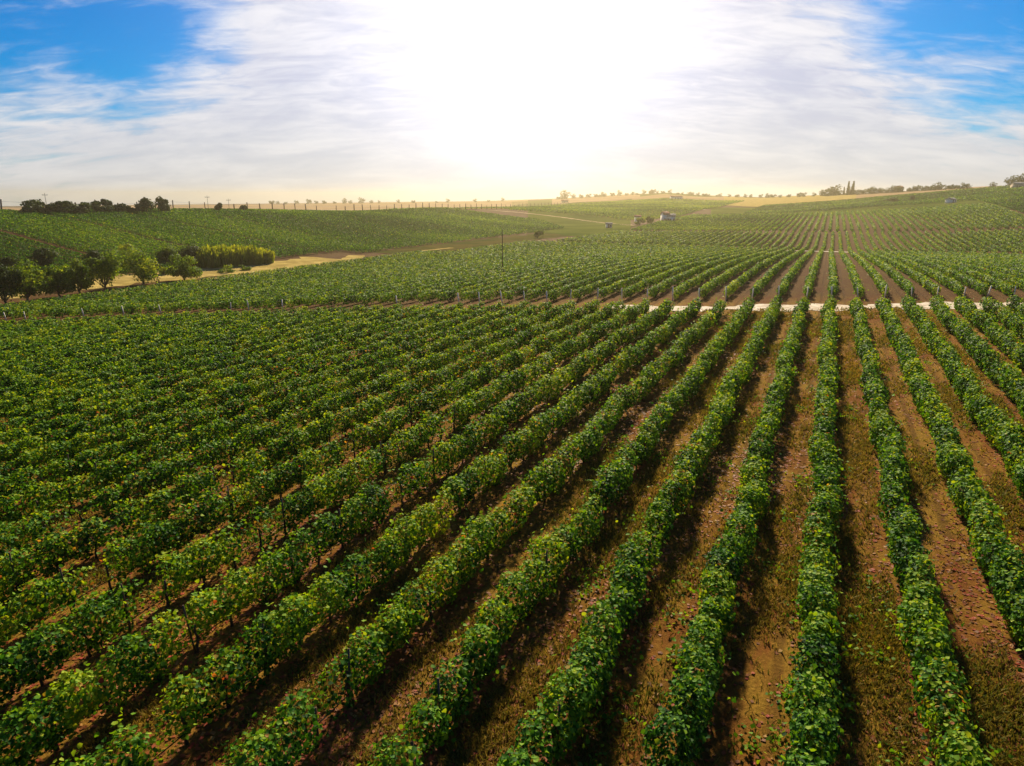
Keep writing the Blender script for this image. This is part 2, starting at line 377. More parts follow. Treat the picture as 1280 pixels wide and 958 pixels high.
def row_foliage(name, u, v0, v1, parent=None, loc=(0, 0, 0), hw=0.60, zt=1.72, zb=0.35, rough=0.5, ycol=0.03, cover=9.0, six=True, big=1.0, calm=1.0):
    step = 1.0; e = np.arange(v0, v1, step); d = np.hypot(u, e+0.5); L = leafsize(d)*big
    cnt = rng.poisson(cover/L**2*step); idx = np.repeat(np.arange(len(e)), cnt); n = len(idx)
    v = e[idx]+rng.random(n)*step; keep = v < v1
    ph = rng.random(6)*6.28
    gap = wav(v, (1.16, 2.31, 5.3), ph[:3])+0.35*wav(v, (11.0, 0.62), ph[3:5])
    keep &= rng.random(n) < np.clip(1.0+rough*(gap-0.25), (0.08 if six else 0.3), 1)
    idx, v, gap = idx[keep], v[keep], gap[keep]; n = len(v); Ln = L[idx]*rng.uniform(0.58, 1.35, n)
    th = rng.random(n)*2*math.pi; rho = np.sqrt(rng.uniform(0.22, 1.12, n))
    sgn = np.sign(np.cos(th)); w = hw*(1+0.17*wav(v, (1.16, 3.1, 7.7), ph[[1, 3, 5]])+0.13*sgn*wav(v, (0.9, 1.9, 4.4), ph[[4, 0, 2]])+rough*0.12*gap)
    top = zt*(1+calm*(0.11*wav(v, (1.16, 2.7, 8.1), ph[[0, 2, 4]])+rough*0.06*gap))
    bot = zb+0.16*wav(v, (1.16, 4.3), ph[[2, 5]])
    sz = 0.5+0.5*rho*np.sin(th)
    x = w*rho*np.cos(th)*(0.78+0.28*np.clip(sz, 0, 1)); z = bot+(top-bot)*sz
    sp = rng.random(n) < 0.045*calm                                       # stray shoots
    z = z+sp*rng.random(n)*0.42; x = x+(rng.random(n) < 0.05)*rng.normal(0, 0.24, n)
    x += u+0.12*wav(v, (9.3, 17.0, 3.7), ph[[5, 0, 2]])
    nrm = unit(np.c_[np.cos(th), np.zeros(n), np.sin(th)*0.9+0.35]+rng.normal(0, 0.55, (n, 3)))
    vine = np.floor(v/1.16).astype(int); vine -= vine.min(); off = rng.normal(0, 0.13, vine.max()+1)[vine]; keep2 = rng.random(n) < np.where(rng.random(vine.max()+1) < (0.045 if six else 0.02), 0.22, 1.0)[vine]
    weak = (rng.random(vine.max()+1) < ycol*3.0)[vine]
    hue = np.clip(rng.beta(1.6, 2.0, n)*0.82+off, 0, 0.84)
    yel = rng.random(n) < np.where(weak, 0.30, ycol*0.6)*np.clip(1.35-d[idx]/70, 0.15, 1)
    hue = np.where(yel, rng.uniform(0.80, 1.0, n)**1.3, hue)
    hue = np.where(~yel & (z > top-0.12), np.clip(hue+0.20, 0, 0.84), hue)   # row tops lighter: young leaves, plus sunlight on the tops painted into the hue
    if six:                                                         # long shoots: short chains of leaves off the top and sides
        ns = int((v1-v0)*1.5); b = rng.integers(0, n, ns); b = b[sz[b] > 0.55]; ns = len(b); q = 6
        dr = unit(np.c_[np.cos(th[b])*0.8+rng.normal(0, 0.4, ns), rng.normal(0, 0.7, ns), 0.75+rng.normal(0, 0.3, ns)])
        ln = rng.uniform(0.25, 0.7, ns); t_ = np.tile(np.linspace(0.1, 1, q), ns); B_ = np.repeat(b, q)
        off3 = np.repeat(dr*ln[:, None], q, 0)*t_[:, None]; off3[:, 2] -= 0.30*t_**2*np.repeat(ln, q)
        x = np.r_[x, x[B_]+off3[:, 0]]; v = np.r_[v, v[B_]+off3[:, 1]]; z = np.r_[z, z[B_]+off3[:, 2]]
        hue = np.r_[hue, np.clip(rng.normal(0.6, 0.12, len(B_)), 0, 0.84)]; Ln = np.r_[Ln, Ln[B_]*(1.05-0.5*t_)]; nrm = np.r_[nrm, unit(rng.normal(0, 0.6, (len(B_), 3))+[0, 0, 0.6])]
        keep2 = np.r_[keep2, np.ones(len(B_), bool)]; n = len(v)
    Pz = terrain(x, v)+np.maximum(z, 0.05)
    P = np.c_[x, v, Pz]-np.array(loc)
    P, nrm, Ln, hue = P[keep2], nrm[keep2], Ln[keep2], hue[keep2]
    if six: V, F = leaves6(P, nrm, Ln); hue = np.repeat(hue, 2)
    else: V, F = leaves4(P, nrm, Ln)
    return link(name, mesh_np(name, V, F, m_vine, hue), parent, (0, 0, 0) if parent else loc)
def seen(u, v, z, mx=150, mb=110):
    x, y, d = proj(u, v, z)
    return (x > -mx) & (x < 1280+mx) & (y < 958+mb) & (y > -200) & (d > 1)
ONES = 'zeroth first second third fourth fifth sixth seventh eighth ninth tenth eleventh twelfth thirteenth fourteenth fifteenth sixteenth seventeenth eighteenth nineteenth'.split()
TENS = {2: ('twenty', 'twentieth'), 3: ('thirty', 'thirtieth'), 4: ('forty', 'fortieth'), 5: ('fifty', 'fiftieth'), 6: ('sixty', 'sixtieth'), 7: ('seventy', 'seventieth'), 8: ('eighty', 'eightieth'), 9: ('ninety', 'ninetieth')}
def ordinal(n):
    if n < 20: return ONES[n]
    return TENS[n//10][1] if n % 10 == 0 else TENS[n//10][0]+'-'+ONES[n % 10]
def side(k): return 'left' if k < 0 else 'right'

SP = 2.33; U0 = 0.75
vv = np.arange(2, 600, 0.5)
trunk_b = MB().tube([(0, 0, -0.05), (0.03, 0.01, 0.2), (-0.02, 0.03, 0.42), (0.04, 0.0, 0.62), (0.02, 0.02, 0.80)], [0.045, 0.036, 0.034, 0.03, 0.03], 6)
trunk_me = None; stake_me = None
end_b = MB().box((0, 0, 0.72), (0.10, 0.10, 1.6), top=0.9)
end_me = None
# near block, in front of the track
nleaf = 0
for k in range(-47, 17):
    u = U0+SP*k
    if not ((seen(u, vv, terrain(u, vv)+1.0)) & (vv < vt(u)-4)).any(): continue
    ok = vv[seen(u, vv, terrain(u, vv)+1.0, 520, 420)]; end = float(vt(u))-2.7-max(0, u)*0.06-rng.random()*0.5
    ok = ok[ok < end]
    if len(ok) < 10: continue
    v0 = max(3.0, ok.min()-1)
    v1 = min(end, ok.max()+1)
    if k == 0: lab = 'leafy green vine row before the track, the one running nearly straight up the picture'
    else: lab = f'leafy vine row before the pale track, {ordinal(abs(k))} {side(k)} of the nearly upright row'
    loc = (u, v0, float(terrain(u, v0)))
    r = empty('vine_row', loc, lab, 'vine row', 'vine rows before the pale track')
    ragged = k <= -3; slim = min(1.0, max(0.0, (-k-7)/7))
    yc = 0.010+0.06*math.exp(-((k+10)/5.5)**2)
    row_foliage('foliage', u, v0, v1, r, loc, hw=0.43 if not ragged else 0.41-0.05*slim, zt=1.46 if not ragged else 1.34-0.12*slim, zb=0.18 if not ragged else 0.17,
                rough=0.42 if not ragged else 0.52-0.1*slim, calm=1-0.35*slim, ycol=yc, cover=8.2 if not ragged else 7.2)
    if -12 <= k <= -2:                                              # drip hose and trunks show under the ragged rows
        hv = np.arange(v0, min(v1, 34), 0.8)
        if len(hv) > 3:
            hz = terrain(u, hv)+0.36+0.03*np.sin(hv*5.4)
            MB().tube(np.c_[np.full(len(hv), u+0.05)+0.02*np.sin(hv*2.1), hv, hz]-np.array(loc), 0.014, 5).build('drip_hose', m_hose, r)
        if trunk_me is None:
            t0 = trunk_b.build('trunk', m_bark, r); trunk_me = t0.data; COL.objects.unlink(t0); bpy.data.objects.remove(t0)
        for tv in np.arange(v0+1.5, min(v1, 32), 5.8):
            if seen(u, tv, 1, 0, 0):
                if stake_me is None: k_ = MB().tube([(0, 0, -0.1), (0, 0, 0.8), (0, 0, 1.42)], 0.025, 6).build('stake', m_bark, r); stake_me = k_.data
                else: k_ = link('stake', stake_me, r)
                k_.location = (0.03, tv-v0, float(terrain(u, tv))-loc[2]); k_.rotation_euler = (R(rng.normal(0, 3)), R(rng.normal(0, 3)), 0)
        for tv in np.arange(v0+0.4, min(v1, 30), 1.16):
            if not seen(u, tv, 0.5, 20, 20): continue
            t = link('trunk', trunk_me, r, (rng.normal(0, 0.04), tv-v0, float(terrain(u, tv))-loc[2])); t.rotation_euler.z = rng.random()*6.28
# the block beyond the track, down into the dip
V2 = 243.0
SP2 = 2.65
for k in range(-43, 53):
    u = U0+SP2*k+0.3
    if u < -103: V2r = 185.0
    else: V2r = V2
    lo = float(vt(u))+(5.6 if u > -25 else 4.6)+0.3*rng.random()
    if u > 110: lo += 6
    ok = vv[seen(u, vv, terrain(u, vv)+1.0, 90)]; ok = ok[(ok > lo) & (ok < V2r)]
    if len(ok) < 8: continue
    v0, v1 = ok.min(), min(V2r, ok.max()+1)
    lab = (f'green vine row beyond the track, {ordinal(abs(k))} {side(k)} of the row continuing the upright one' if k else
           'green vine row beyond the track that continues the nearly upright near row')
    loc = (u, v0, float(terrain(u, v0)))
    r = empty('vine_row', loc, lab, 'vine row', 'vine rows beyond the pale track')
    row_foliage('foliage', u, v0+0.7, v1, r, loc, hw=0.38, zt=1.30, zb=0.22, rough=0.4, ycol=0.012, cover=6.0, six=False, calm=0.4)
    if v0-lo < 1.0 and not (u < -40 and rng.random() < 0.55):
        if end_me is None:
            e0 = end_b.build('end_post', m_post, r); end_me = e0.data; e = e0
        else: e = link('end_post', end_me, r)
        e.rotation_euler = (R(rng.normal(7, 3)), R(rng.normal(0, 3)), rng.normal(0, 0.3)); e.location = (rng.normal(0, 0.05), 0.1, 0); e.scale.z = rng.uniform(0.85, 1.05)
# the block across the dip
for k in range(-36, 50):
    u = U0+SP2*k+0.6
    ok = vv[seen(u, vv, terrain(u, vv)+1.0, 60)]; ok = ok[(ok > 251) & (ok < 335)]
    if len(ok) < 8: continue
    lab = (f'vine row across the dip below the slope, {ordinal(abs(k))} {side(k)} of the upright row\'s line' if k else
           'vine row across the dip below the slope, in line with the upright near row')
    loc = (u, float(ok.min()), float(terrain(u, ok.min())))
    o = row_foliage('vine_row', u, ok.min(), ok.max(), None, loc, hw=0.38, zt=1.25, zb=0.2, rough=0.35, ycol=0.012, cover=5.5, six=False, calm=0.35)
    tag(o, lab, 'vine row', 'vine rows across the dip')
# rising slope beyond: the middle rows one by one
for k in range(0, 34):
    u = -18+3.0*k
    loc = (u, 343.0, float(terrain(u, 343.0)))
    top = 515-0.25*u
    o = row_foliage('vine_row', u, 343+rng.random()*2, top, None, loc, hw=0.5, zt=1.4, zb=0.2, rough=0.3, ycol=0.012, cover=5.5, six=False, calm=0.35)
    tag(o, f'distant vine row on the rising slope, {ordinal(k+1)} counted from the left of its fan', 'vine row', 'vine rows on the rising slope')

def field(name, label, us, vs, mask, along, spacing, cover=6.0, big=1.0, skip=None, ycol=0.015, hshift=0.0):
    """many far rows as one mass"""
    Pl = []; Ll = []
    lo, hi = (us if along == 'v' else vs); a, b = (vs if along == 'v' else us)
    for i, c in enumerate(np.arange(lo, hi, spacing)):
        if skip and skip(i): continue
        s = np.arange(a, b, 1.0); uu, ww = (np.full_like(s, c), s) if along == 'v' else (s, np.full_like(s, c))
        ok = seen(uu, ww, terrain(uu, ww)+1, 50) & mask(uu, ww)
        if not ok.any(): continue
        uu, ww = uu[ok], ww[ok]; L = leafsize(np.hypot(uu, ww))*big
        cnt = rng.poisson(cover/L**2); ii = np.repeat(np.arange(len(uu)), cnt); n = len(ii)
        j = rng.random(n); q = rng.normal(0, 0.24, n)
        x = uu[ii]+(q if along == 'v' else j); y = ww[ii]+(j if along == 'v' else q)
        Pl.append(np.c_[x, y, terrain(x, y)+0.2+1.15*rng.random(n)**0.7]); Ll.append(L[ii]*rng.uniform(0.75, 1.25, n))
    P = np.vstack(Pl); L = np.concatenate(Ll); n = len(P)
    nr = unit(rng.normal(0, 0.7, (n, 3))+np.array([0, -0.15, 0.55]))
    h = np.clip(rng.beta(1.6, 2.0, n)*0.82+hshift+0.16*np.sin(P[:, 0]*0.05+1)*np.sin(P[:, 1]*0.031)+0.08*np.sin(P[:, 1]*0.11), 0, 0.84); h = np.where(rng.random(n) < ycol, rng.uniform(0.80, 0.9, n), h)
    V, F = leaves4(P, nr, L)
    o = link(name, mesh_np(name, V, F, m_vine, h)); tag(o, label, 'vineyard', None, 'stuff'); return n
FT_ = np.array(gp((590, 262), (600, 262.5), (640, 265.5), (680, 269), (720, 273.5), (760, 279), (790, 282.5)))
def farm_d(u, v):
    x = np.concatenate([np.linspace(FT_[i], FT_[i+1], 12) for i in range(len(FT_)-1)])
    return np.sqrt(((np.asarray(u)[..., None]-x[:, 0])**2+(np.asarray(v)[..., None]-x[:, 1])**2).min(-1))
n_ = field('hillside_vineyard', 'rows of vines covering the hillside left of the valley, below the post line', (-234, -121), (25, 640),
           lambda u, v: np.where(v > 178, u < -130, u < -137) & (farm_d(u, v) > 42), 'u', 2.6, 4.8, skip=lambda i: i % 11 == 0, hshift=-0.13)
field('slope_vineyard', 'mass of far vine rows on the rising slope right of the fan', (86, 330), (343, 560), lambda u, v: np.hypot(u, v) < 560, 'v', 3.0, 4.6, hshift=-0.14)
field('slope_vineyard', 'mass of far vine rows on the rising slope left of the fan', (-90, -20), (345, 520), lambda u, v: v < 520, 'v', 3.0, 4.6)
field('hilltop_vineyard', 'dark green cross rows of vines along the right hilltop', (-60, 420), (530, 760), lambda u, v: (np.hypot(u, v) < 725) & (np.hypot(u, v) > 560), 'u', 4.0, 5.0, hshift=-0.16)
field('distant_vineyard', 'olive green vineyard on the hill in the middle distance', (-330, -95), (400, 900), lambda u, v: (np.hypot(u, v) > 480) & (u > -330+0*(v)) & (farm_d(u, v) > 26) , 'v', 4.0, 4.6, ycol=0.03, hshift=0.08)

# ------------------------------------------------------------------ ground cover near the camera
def near_points(n, dmax):
    a = rng.random(n); px = rng.uniform(-420, 1900, n); r = 8+(dmax-8)*a**1.4
    ph = np.arctan((px-640)/895.6)-YAW
    return r*np.sin(ph), r*np.cos(ph)
def grass():
    u, v = near_points(520000, 80)
    k = np.abs(((u-U0)/SP+0.5) % 1-0.5)*SP                         # distance from the nearest row
    patch = np.sin(u*0.9+1.1*np.sin(v*0.33))+np.sin(v*0.41+u*0.37)+0.8*np.sin(u*2.3-v*0.9)
    keep = (k > 0.35) & (rng.random(len(u)) < np.clip(0.30+0.28*patch, 0.03, 1)) & (v < vt(u)-1.0)
    u, v, patch = u[keep], v[keep], patch[keep]; n = len(u); d = np.hypot(u, v)
    nb = 3; u = np.repeat(u, nb)+rng.normal(0, 0.06, n*nb); v = np.repeat(v, nb)+rng.normal(0, 0.06, n*nb); d = np.repeat(d, nb); n *= nb
    h = rng.uniform(0.05, 0.16, n)*(1+d*0.006); w = (0.008+0.00055*d)*rng.uniform(0.7, 1.4, n); a = rng.random(n)*6.28; lean = rng.normal(0, 0.6, (n, 2))*h[:, None]
    z = terrain(u, v)-0.01; B = np.c_[u, v, z]; dx = np.c_[np.cos(a), np.sin(a), np.zeros(n)]*w[:, None]
    T = B+np.c_[lean, h]
    V = np.stack([B-dx, B+dx, T+dx*0.3, T-dx*0.3], 1).reshape(-1, 3)
    hue = np.clip(rng.normal(0.55, 0.22, n)-0.10*np.repeat(np.sin(u[::nb]*0.8+v[::nb]*0.3), nb), 0, 1)
    o = link('grass', mesh_np('grass', V, np.arange(4)[None]+4*np.arange(n)[:, None], m_grass, hue)); tag(o, 'dry yellow grass growing between the vine rows', 'grass', None, 'stuff')
grass()
def litter():
    u, v = near_points(140000, 60)
    k = np.abs(((u-U0)/SP+0.5) % 1-0.5)*SP
    p = np.sin(u*0.7-v*0.2+2)+np.sin(v*0.3+u*0.2)
    keep = rng.random(len(u)) < np.clip(0.75-0.45*k+0.2*p, 0.08, 1); keep &= v < vt(u)-2
    u, v = u[keep], v[keep]; n = len(u); d = np.hypot(u, v)
    nr = unit(np.c_[rng.normal(0, 0.13, (n, 2)), np.ones(n)])
    Vx, F = leaves4(np.c_[u, v, terrain(u, v)+0.012], nr, rng.uniform(0.06, 0.12, n)*(1+0.008*d))
    o = link('leaf_litter', mesh_np('leaf_litter', Vx, F, m_litter, rng.random(n))); tag(o, 'red and brown fallen leaves on the soil', 'fallen leaves', None, 'stuff')
litter()
def weeds():
    """low green weed clumps scattered in the alleys"""
    c = 260; px = rng.uniform(0, 1280, c); r = 10+55*rng.random(c)**1.3; ph = np.arctan((px-640)/895.6)-YAW
    cu, cv = r*np.sin(ph), r*np.cos(ph)
    kk = np.abs(((cu-U0)/SP+0.5) % 1-0.5)*SP; ok = (kk > 0.5) & (cv < vt(cu)-2); cu, cv = cu[ok], cv[ok]
    m = 40; u = np.repeat(cu, m)+rng.normal(0, 0.20, m*len(cu)); v = np.repeat(cv, m)+rng.normal(0, 0.28, m*len(cu)); n = len(u)
    Vx, F = leaves4(np.c_[u, v, terrain(u, v)+rng.uniform(0.03, 0.16, n)], unit(rng.normal(0, 0.6, (n, 3))+np.array([0, 0, 0.8])), rng.uniform(0.06, 0.13, n))
    o = link('weeds', mesh_np('weeds', Vx, F, m_vine, rng.uniform(0.2, 0.8, n))); tag(o, 'low green weeds sprouting in the vineyard alleys', 'weeds', None, 'stuff')
weeds()

# ------------------------------------------------------------------ trees and shrubs
def crown_mesh(name, h0, h, w, n, L, mat, lobes=9, seed=1, shape='round'):
    g = np.random.default_rng(seed); Pl, Nl, Hl = [], [], []
    H = h-h0; q = n//lobes
    for i in range(lobes):
        if shape == 'cone':
            t = i/(lobes-1); c = np.array([0, 0, h0+H*(0.1+0.85*t)]); rad = np.array([w/2, w/2, H/lobes*1.1])*np.array([1-t*0.85, 1-t*0.85, 1])
            c[:2] += g.normal(0, 0.05*w, 2)
        else:
            a = i*2.4+g.random(); t = g.uniform(0.16, 0.86); rr = w*0.33*math.sqrt(max(0.05, 1-(2*t-0.85)**2))*g.uniform(0.5, 1.25)
            c = np.array([rr*math.cos(a), rr*math.sin(a), h0+H*t]); rad = np.array([w*0.25, w*0.25, H*0.22])*g.uniform(0.55, 1.25)
        dirs = unit(g.normal(size=(q, 3))); rho = g.uniform(0.35, 1.1, q)**0.5
        bumpy = 1+0.22*np.sin(dirs[:, 0]*5+i)*np.sin(dirs[:, 1]*6+2*i)+0.12*np.sin(dirs[:, 2]*9+i)
        Pl.append(c+dirs*rad*(rho*bumpy)[:, None]); Nl.append(dirs+g.normal(0, 0.6, (q, 3))+np.array([0, 0, 0.3])); Hl.append(np.clip(g.normal(0.42, 0.2, q)+g.normal(0, 0.14), 0, 1))
    P = np.vstack(Pl); hue = np.concatenate(Hl); n = len(P)
    V, F = leaves4(P, unit(np.vstack(Nl)), L*g.uniform(0.7, 1.3, n))
    return mesh_np(name, V, F, mat, hue)
def trunk_mesh(h0, h, w, seed, thick):
    g = np.random.default_rng(seed); b = MB()
    p = [(0, 0, -0.3), (0.04*w, 0.01*w, h0*0.5), (0.02*w, 0.03*w, h0), (0.03*w, 0, h0+0.35*(h-h0)), (0, 0, h0+0.7*(h-h0))]
    b.tube(p, [thick*1.25, thick, thick*0.85, thick*0.5, thick*0.2], 7)
    for i in range(6):
        a = i*1.05+g.random()*0.6; s = np.array([0.025*w, 0.02*w, h0*g.uniform(0.8, 1.25)]); e = np.array([math.cos(a)*w*0.34, math.sin(a)*w*0.34, h0+(h-h0)*g.uniform(0.35, 0.75)])
        b.tube([s, s*0.45+e*0.55+np.array([0, 0, -0.03*h]), e], [thick*0.5, thick*0.3, thick*0.1], 5)
    return mesh_np('trunk', np.vstack(b.V), np.vstack(b.F), m_bark)
def tree(name, label, cat, group, loc, h, w, mat, n=2600, L=0.42, h0f=0.22, seed=1, lobes=10, shape='round', kids=('crown', 'trunk')):
    r = empty(name, loc, label, cat, group, rng.random()*6.28)
    link('crown', crown_mesh('crown', h*h0f, h, w, n, L, mat, lobes, seed, shape), r)
    link('trunk', trunk_mesh(h*h0f, h, w, seed+5, 0.03*h if h < 8 else 0.22), r)
    return r
def at_px(px, py):
    g = ground_at(px, py); _, _, d = proj(*g); return g, float(d)/FPX
VT = [(6, 382, 50, 42, 'dark bushy tree cut by the left edge beside the valley path', m_dark),
      (37, 378, 50, 44, 'olive green tree with a wide low crown, second from the left edge', m_dark),
      (75, 372, 42, 38, 'green tree with a split crown between two taller valley trees', m_tree),
      (100, 369, 46, 36, 'narrow green tree beside the valley path, fourth from the left edge', m_tree),
      (134, 364, 48, 42, 'full green tree left of the tallest valley tree', m_tree),
      (178, 356, 50, 48, 'tallest valley tree, broad light green crown on a bare trunk', m_tree),
      (230, 351, 34, 38, 'small round tree standing alone at the right end of the valley trees', m_tree),
      (56, 336, 26, 26, 'dark tree behind the valley trees, at the foot of the vine hillside', m_dark),
      (118, 338, 24, 22, 'small dark tree behind the narrow valley tree', m_dark),
      (150, 337, 24, 30, 'bushy tree just left of the yellow leaved one', m_dark),
      (10, 345, 24, 24, 'dark tree behind the leftmost valley trees', m_dark),
      (212, 332, 24, 26, 'green tree behind the small round tree, beside the reeds', m_dark),
      (240, 334, 26, 26, 'dark bush like tree at the left end of the reed bed', m_dark)]
for i, (px, py, hp, wp, lab, mat) in enumerate(VT):
    g, k = at_px(px, py)
    tree('valley_tree', lab, 'tree', 'trees along the valley path', g, hp*k*0.97, wp*k*1.05, m_tree if i in (1, 9, 11) else mat, 4200, 0.32, 0.10, 20+i, 14)
g, k = at_px(161, 332); tree('yellow_tree', 'yellow leaved tree standing behind the tallest valley tree', 'tree', None, g, 27*k, 20*k, m_reed, 1500, 0.3, 0.2, 61, 7)
for i, (px, py, hp, wp, lab) in enumerate([(262, 334, 27, 26, 'yellow green reed clump at the left end of the reed bed'), (280, 333, 27, 26, 'yellow green reed clump, second from the left in the reed bed'),
                                           (298, 331.5, 25, 24, 'yellow green reed clump in the middle of the reed bed'), (315, 330.5, 24, 22, 'yellow green reed clump, second from the right in the reed bed'),
                                           (330, 329, 19, 20, 'low yellow green reed clump at the right end of the reed bed')]):
    g, k = at_px(px, py); r = empty('reed_clump', g, lab, 'reeds', 'reed clumps in the valley'); n = 900
    a = rng.random(n)*6.28; q = np.sqrt(rng.random(n)); h = hp*k*(1-0.3*q*q)*rng.uniform(0.5, 1.05, n); w = wp*k/2*1.15
    B = np.c_[w*q*np.cos(a), w*q*np.sin(a), -0.1+0*h]; T = B*np.array([1.12, 1.12, 1])+np.c_[rng.normal(0, 0.25, (n, 2)), h]; dx = np.c_[np.cos(a*7), np.sin(a*7), 0*a]*rng.uniform(0.05, 0.13, n)[:, None]
    M = (B*0.35+T*0.65); V = np.stack([B-dx*0.4, B+dx*0.4, M+dx, M-dx], 1).reshape(-1, 3)
    V2_ = np.stack([M-dx, M+dx, T+dx*0.2+rng.normal(0, 0.2, (n, 3)), T-dx*0.2], 1).reshape(-1, 3)
    link('stems', mesh_np('stems', V, np.arange(4)[None]+4*np.arange(n)[:, None], m_reed, rng.uniform(0, 0.5, n)), r)
    link('plumes', mesh_np('plumes', V2_, np.arange(4)[None]+4*np.arange(n)[:, None], m_reed, rng.uniform(0.3, 1, n)), r)
for i, (px, py, hp, wp, lab) in enumerate([(285, 341, 9, 22, 'low olive shrub in front of the reed bed'), (305, 338, 8, 16, 'low olive shrub below the middle of the reed bed'), (225, 333, 16, 18, 'dry yellowish shrub between the dark tree and the round valley tree'),
                                           (205, 343, 14, 16, 'dry straw coloured shrub behind the tallest valley tree'), (22, 366, 16, 18, 'tan dry shrub between the two leftmost valley trees'), (58, 358, 18, 18, 'tan dry shrub behind the second valley tree')]):
    g, k = at_px(px, py); r = empty('shrub', g, lab, 'shrub', 'dry shrubs in the valley')
    link('leaves', crown_mesh('leaves', 0, hp*k, wp*k, 900, 0.24, m_reed if i > 1 else m_tree, 6, 80+i), r)
    b = MB()
    for j in range(5): b.tube([(0, 0, -0.1), (math.cos(j*1.3)*wp*k*0.25, math.sin(j*1.3)*wp*k*0.25, hp*k*0.6)], [0.05, 0.02], 5)
    b.build('stems', m_bark, r)

def skyline(px):
    for py in np.arange(225, 275, 0.35):
        g = ground_at(px, py, far=2200)
        if g: return py, g
RT = [(36, 269, 14, 12), (46, 268, 18, 22), (64, 268, 15, 20), (82, 268.5, 18, 26), (103, 269, 19, 24), (125, 267.5, 16, 20), (136, 267, 18, 13), (150, 267, 13, 14), (163, 267, 10, 9), (173, 267, 8, 8)]
for i, (px, py, hp, wp) in enumerate(RT):
    s, g = skyline(px); g, k = at_px(px, py+1.5)
    tree('ridge_tree', f'dark bushy tree on the left ridge line, {ordinal(i+1)} from the left in its clump', 'tree', 'dark trees on the left ridge', g, hp*k, wp*k*1.1, m_dark, 1300, 0.62, 0.12, 100+i, 8)
for px, py, hp, wp, lab in [(182, 268.5, 21, 19, 'round dark tree on the ridge, left one of a pair'), (205, 268, 21, 18, 'round dark tree on the ridge, right one of a pair'), (273, 266.5, 12, 9, 'small round tree alone between ridge posts'), (305, 266, 10, 8, 'small tree near the thicker row of ridge posts')]:
    g, k = at_px(px, py); tree('ridge_tree', lab, 'tree', 'dark trees on the left ridge', g, hp*k, wp*k, m_dark, 1500, 0.6, 0.2, int(px), 9)
# far trees along the skyline: four builds, then copies
protos = {}
FT = []
for a, b, n, h in [(330, 470, 12, 6), (470, 640, 8, 5), (690, 760, 7, 6), (745, 850, 13, 6), (850, 905, 8, 5), (905, 1022, 12, 6), (1026, 1050, 6, 11), (1052, 1068, 3, 13), (1066, 1100, 6, 9), (1100, 1130, 6, 9), (1136, 1178, 9, 9), (1180, 1212, 6, 8), (1240, 1243, 1, 9), (1262, 1285, 5, 14)]:
    for j in range(n): FT.append((a+(b-a)*(j+rng.uniform(0.15, 0.85))/n, h*rng.uniform(0.65, 1.15), 'cone' if h == 13 else 'round'))
FT += [(706, 11, 'round'), (815, 9, 'round')]
seg = [(0, 480, 'beyond the left ridge posts'), (480, 700, 'in the sun glare on the horizon'), (700, 905, 'on the round central hill'), (905, 1024, 'right of the round central hill'),
       (1024, 1100, 'in the right horizon clump'), (1100, 1214, 'along the right hilltop'), (1214, 1400, 'at the right end of the hilltop')]
cnt = {}
for px, hp, sh in sorted(FT):
    s, g = skyline(px)
    g, k = at_px(px, s+1.2)
    key = (sh, rng.integers(0, 3))
    if key not in protos:
        protos[key] = (crown_mesh('crown', -0.15, 1.0, 1.15 if sh == 'round' else 0.45, 420, 0.11, m_dark, 7, 300+len(protos), sh), trunk_mesh(0.12, 0.9, 0.9, 310+len(protos), 0.03))
    where = next(t for a, b, t in seg if a <= px < b); cnt[where] = cnt.get(where, 0)+1
    kind = 'pointed dark conifer' if sh == 'cone' else 'small far tree'
    r = empty('conifer' if sh == 'cone' else 'far_tree', g, f'{kind} {where}, {ordinal(cnt[where])} from the left there', 'tree', f'trees {where}', rng.random()*6.28)
    r.scale = (hp*k*rng.uniform(0.9, 1.3),)*2+(hp*k,)
    link('crown', protos[key][0], r); link('trunk', protos[key][1], r)
# a few bushes out in the far fields
for px, py, hp, wp, lab in [(672, 298, 11, 12, 'hazy round tree in the far meadow under the sun'), (800, 281, 8, 14, 'green bush left of the white farmhouse'), (812, 280, 9, 10, 'taller bush beside the white farmhouse'), (848, 278, 6, 9, 'low bush right of the white farmhouse'),
                            (1118, 254, 6, 12, 'dark bush on the hilltop vineyard left of the lone tree'), (1140, 252, 8, 7, 'lone dark tree in the hilltop vineyard'), (1110, 253, 5, 14, 'low dark bush on the hilltop vineyard')]:
    g, k = at_px(px, py); tree('field_tree', lab, 'tree', None, g, hp*k, wp*k, m_tree if px < 1000 else m_dark, 700, 0.7, 0.1, int(px), 7)

# ------------------------------------------------------------------ post line on the left ridge
pv = np.arange(120, 690, 8.0); pu = -236+2.5*np.sin(pv*0.013)
pz = terrain(pu, pv)
fence = empty('post_fence', (float(pu[0]), float(pv[0]), float(pz[0])), 'long line of dark wooden posts joined by cables along the left ridge', 'fence')
pme = None; base = np.array(fence.location)
tops = []
for x, y, z in zip(pu, pv, pz):
    if rng.random() < 0.04: continue
    if pme is None:
        p = MB().tube([(0, 0, -0.5), (0, 0, 2.0), (0.03, 0, 4.3)], [0.27, 0.25, 0.22], 7).build('post', m_fpost, fence); pme = p.data
    else: p = link('post', pme, fence)
    p.location = np.array([x, y, z])-base; s = rng.uniform(0.72, 1.05); p.scale = (rng.uniform(0.7, 1.1),)*2+(s,); p.rotation_euler = (R(rng.normal(0, 2)), R(rng.normal(0, 2)), rng.random()*6)
    tops.append([x, y, z+4.0*s])
tops = np.array(tops)-base
MB().tube(tops-np.array([0, 0, 0.3]), 0.03, 4).build('cable', m_metal, fence)
MB().tube(tops-np.array([0, 0, 1.9]), 0.03, 4).build('cable', m_metal, fence)

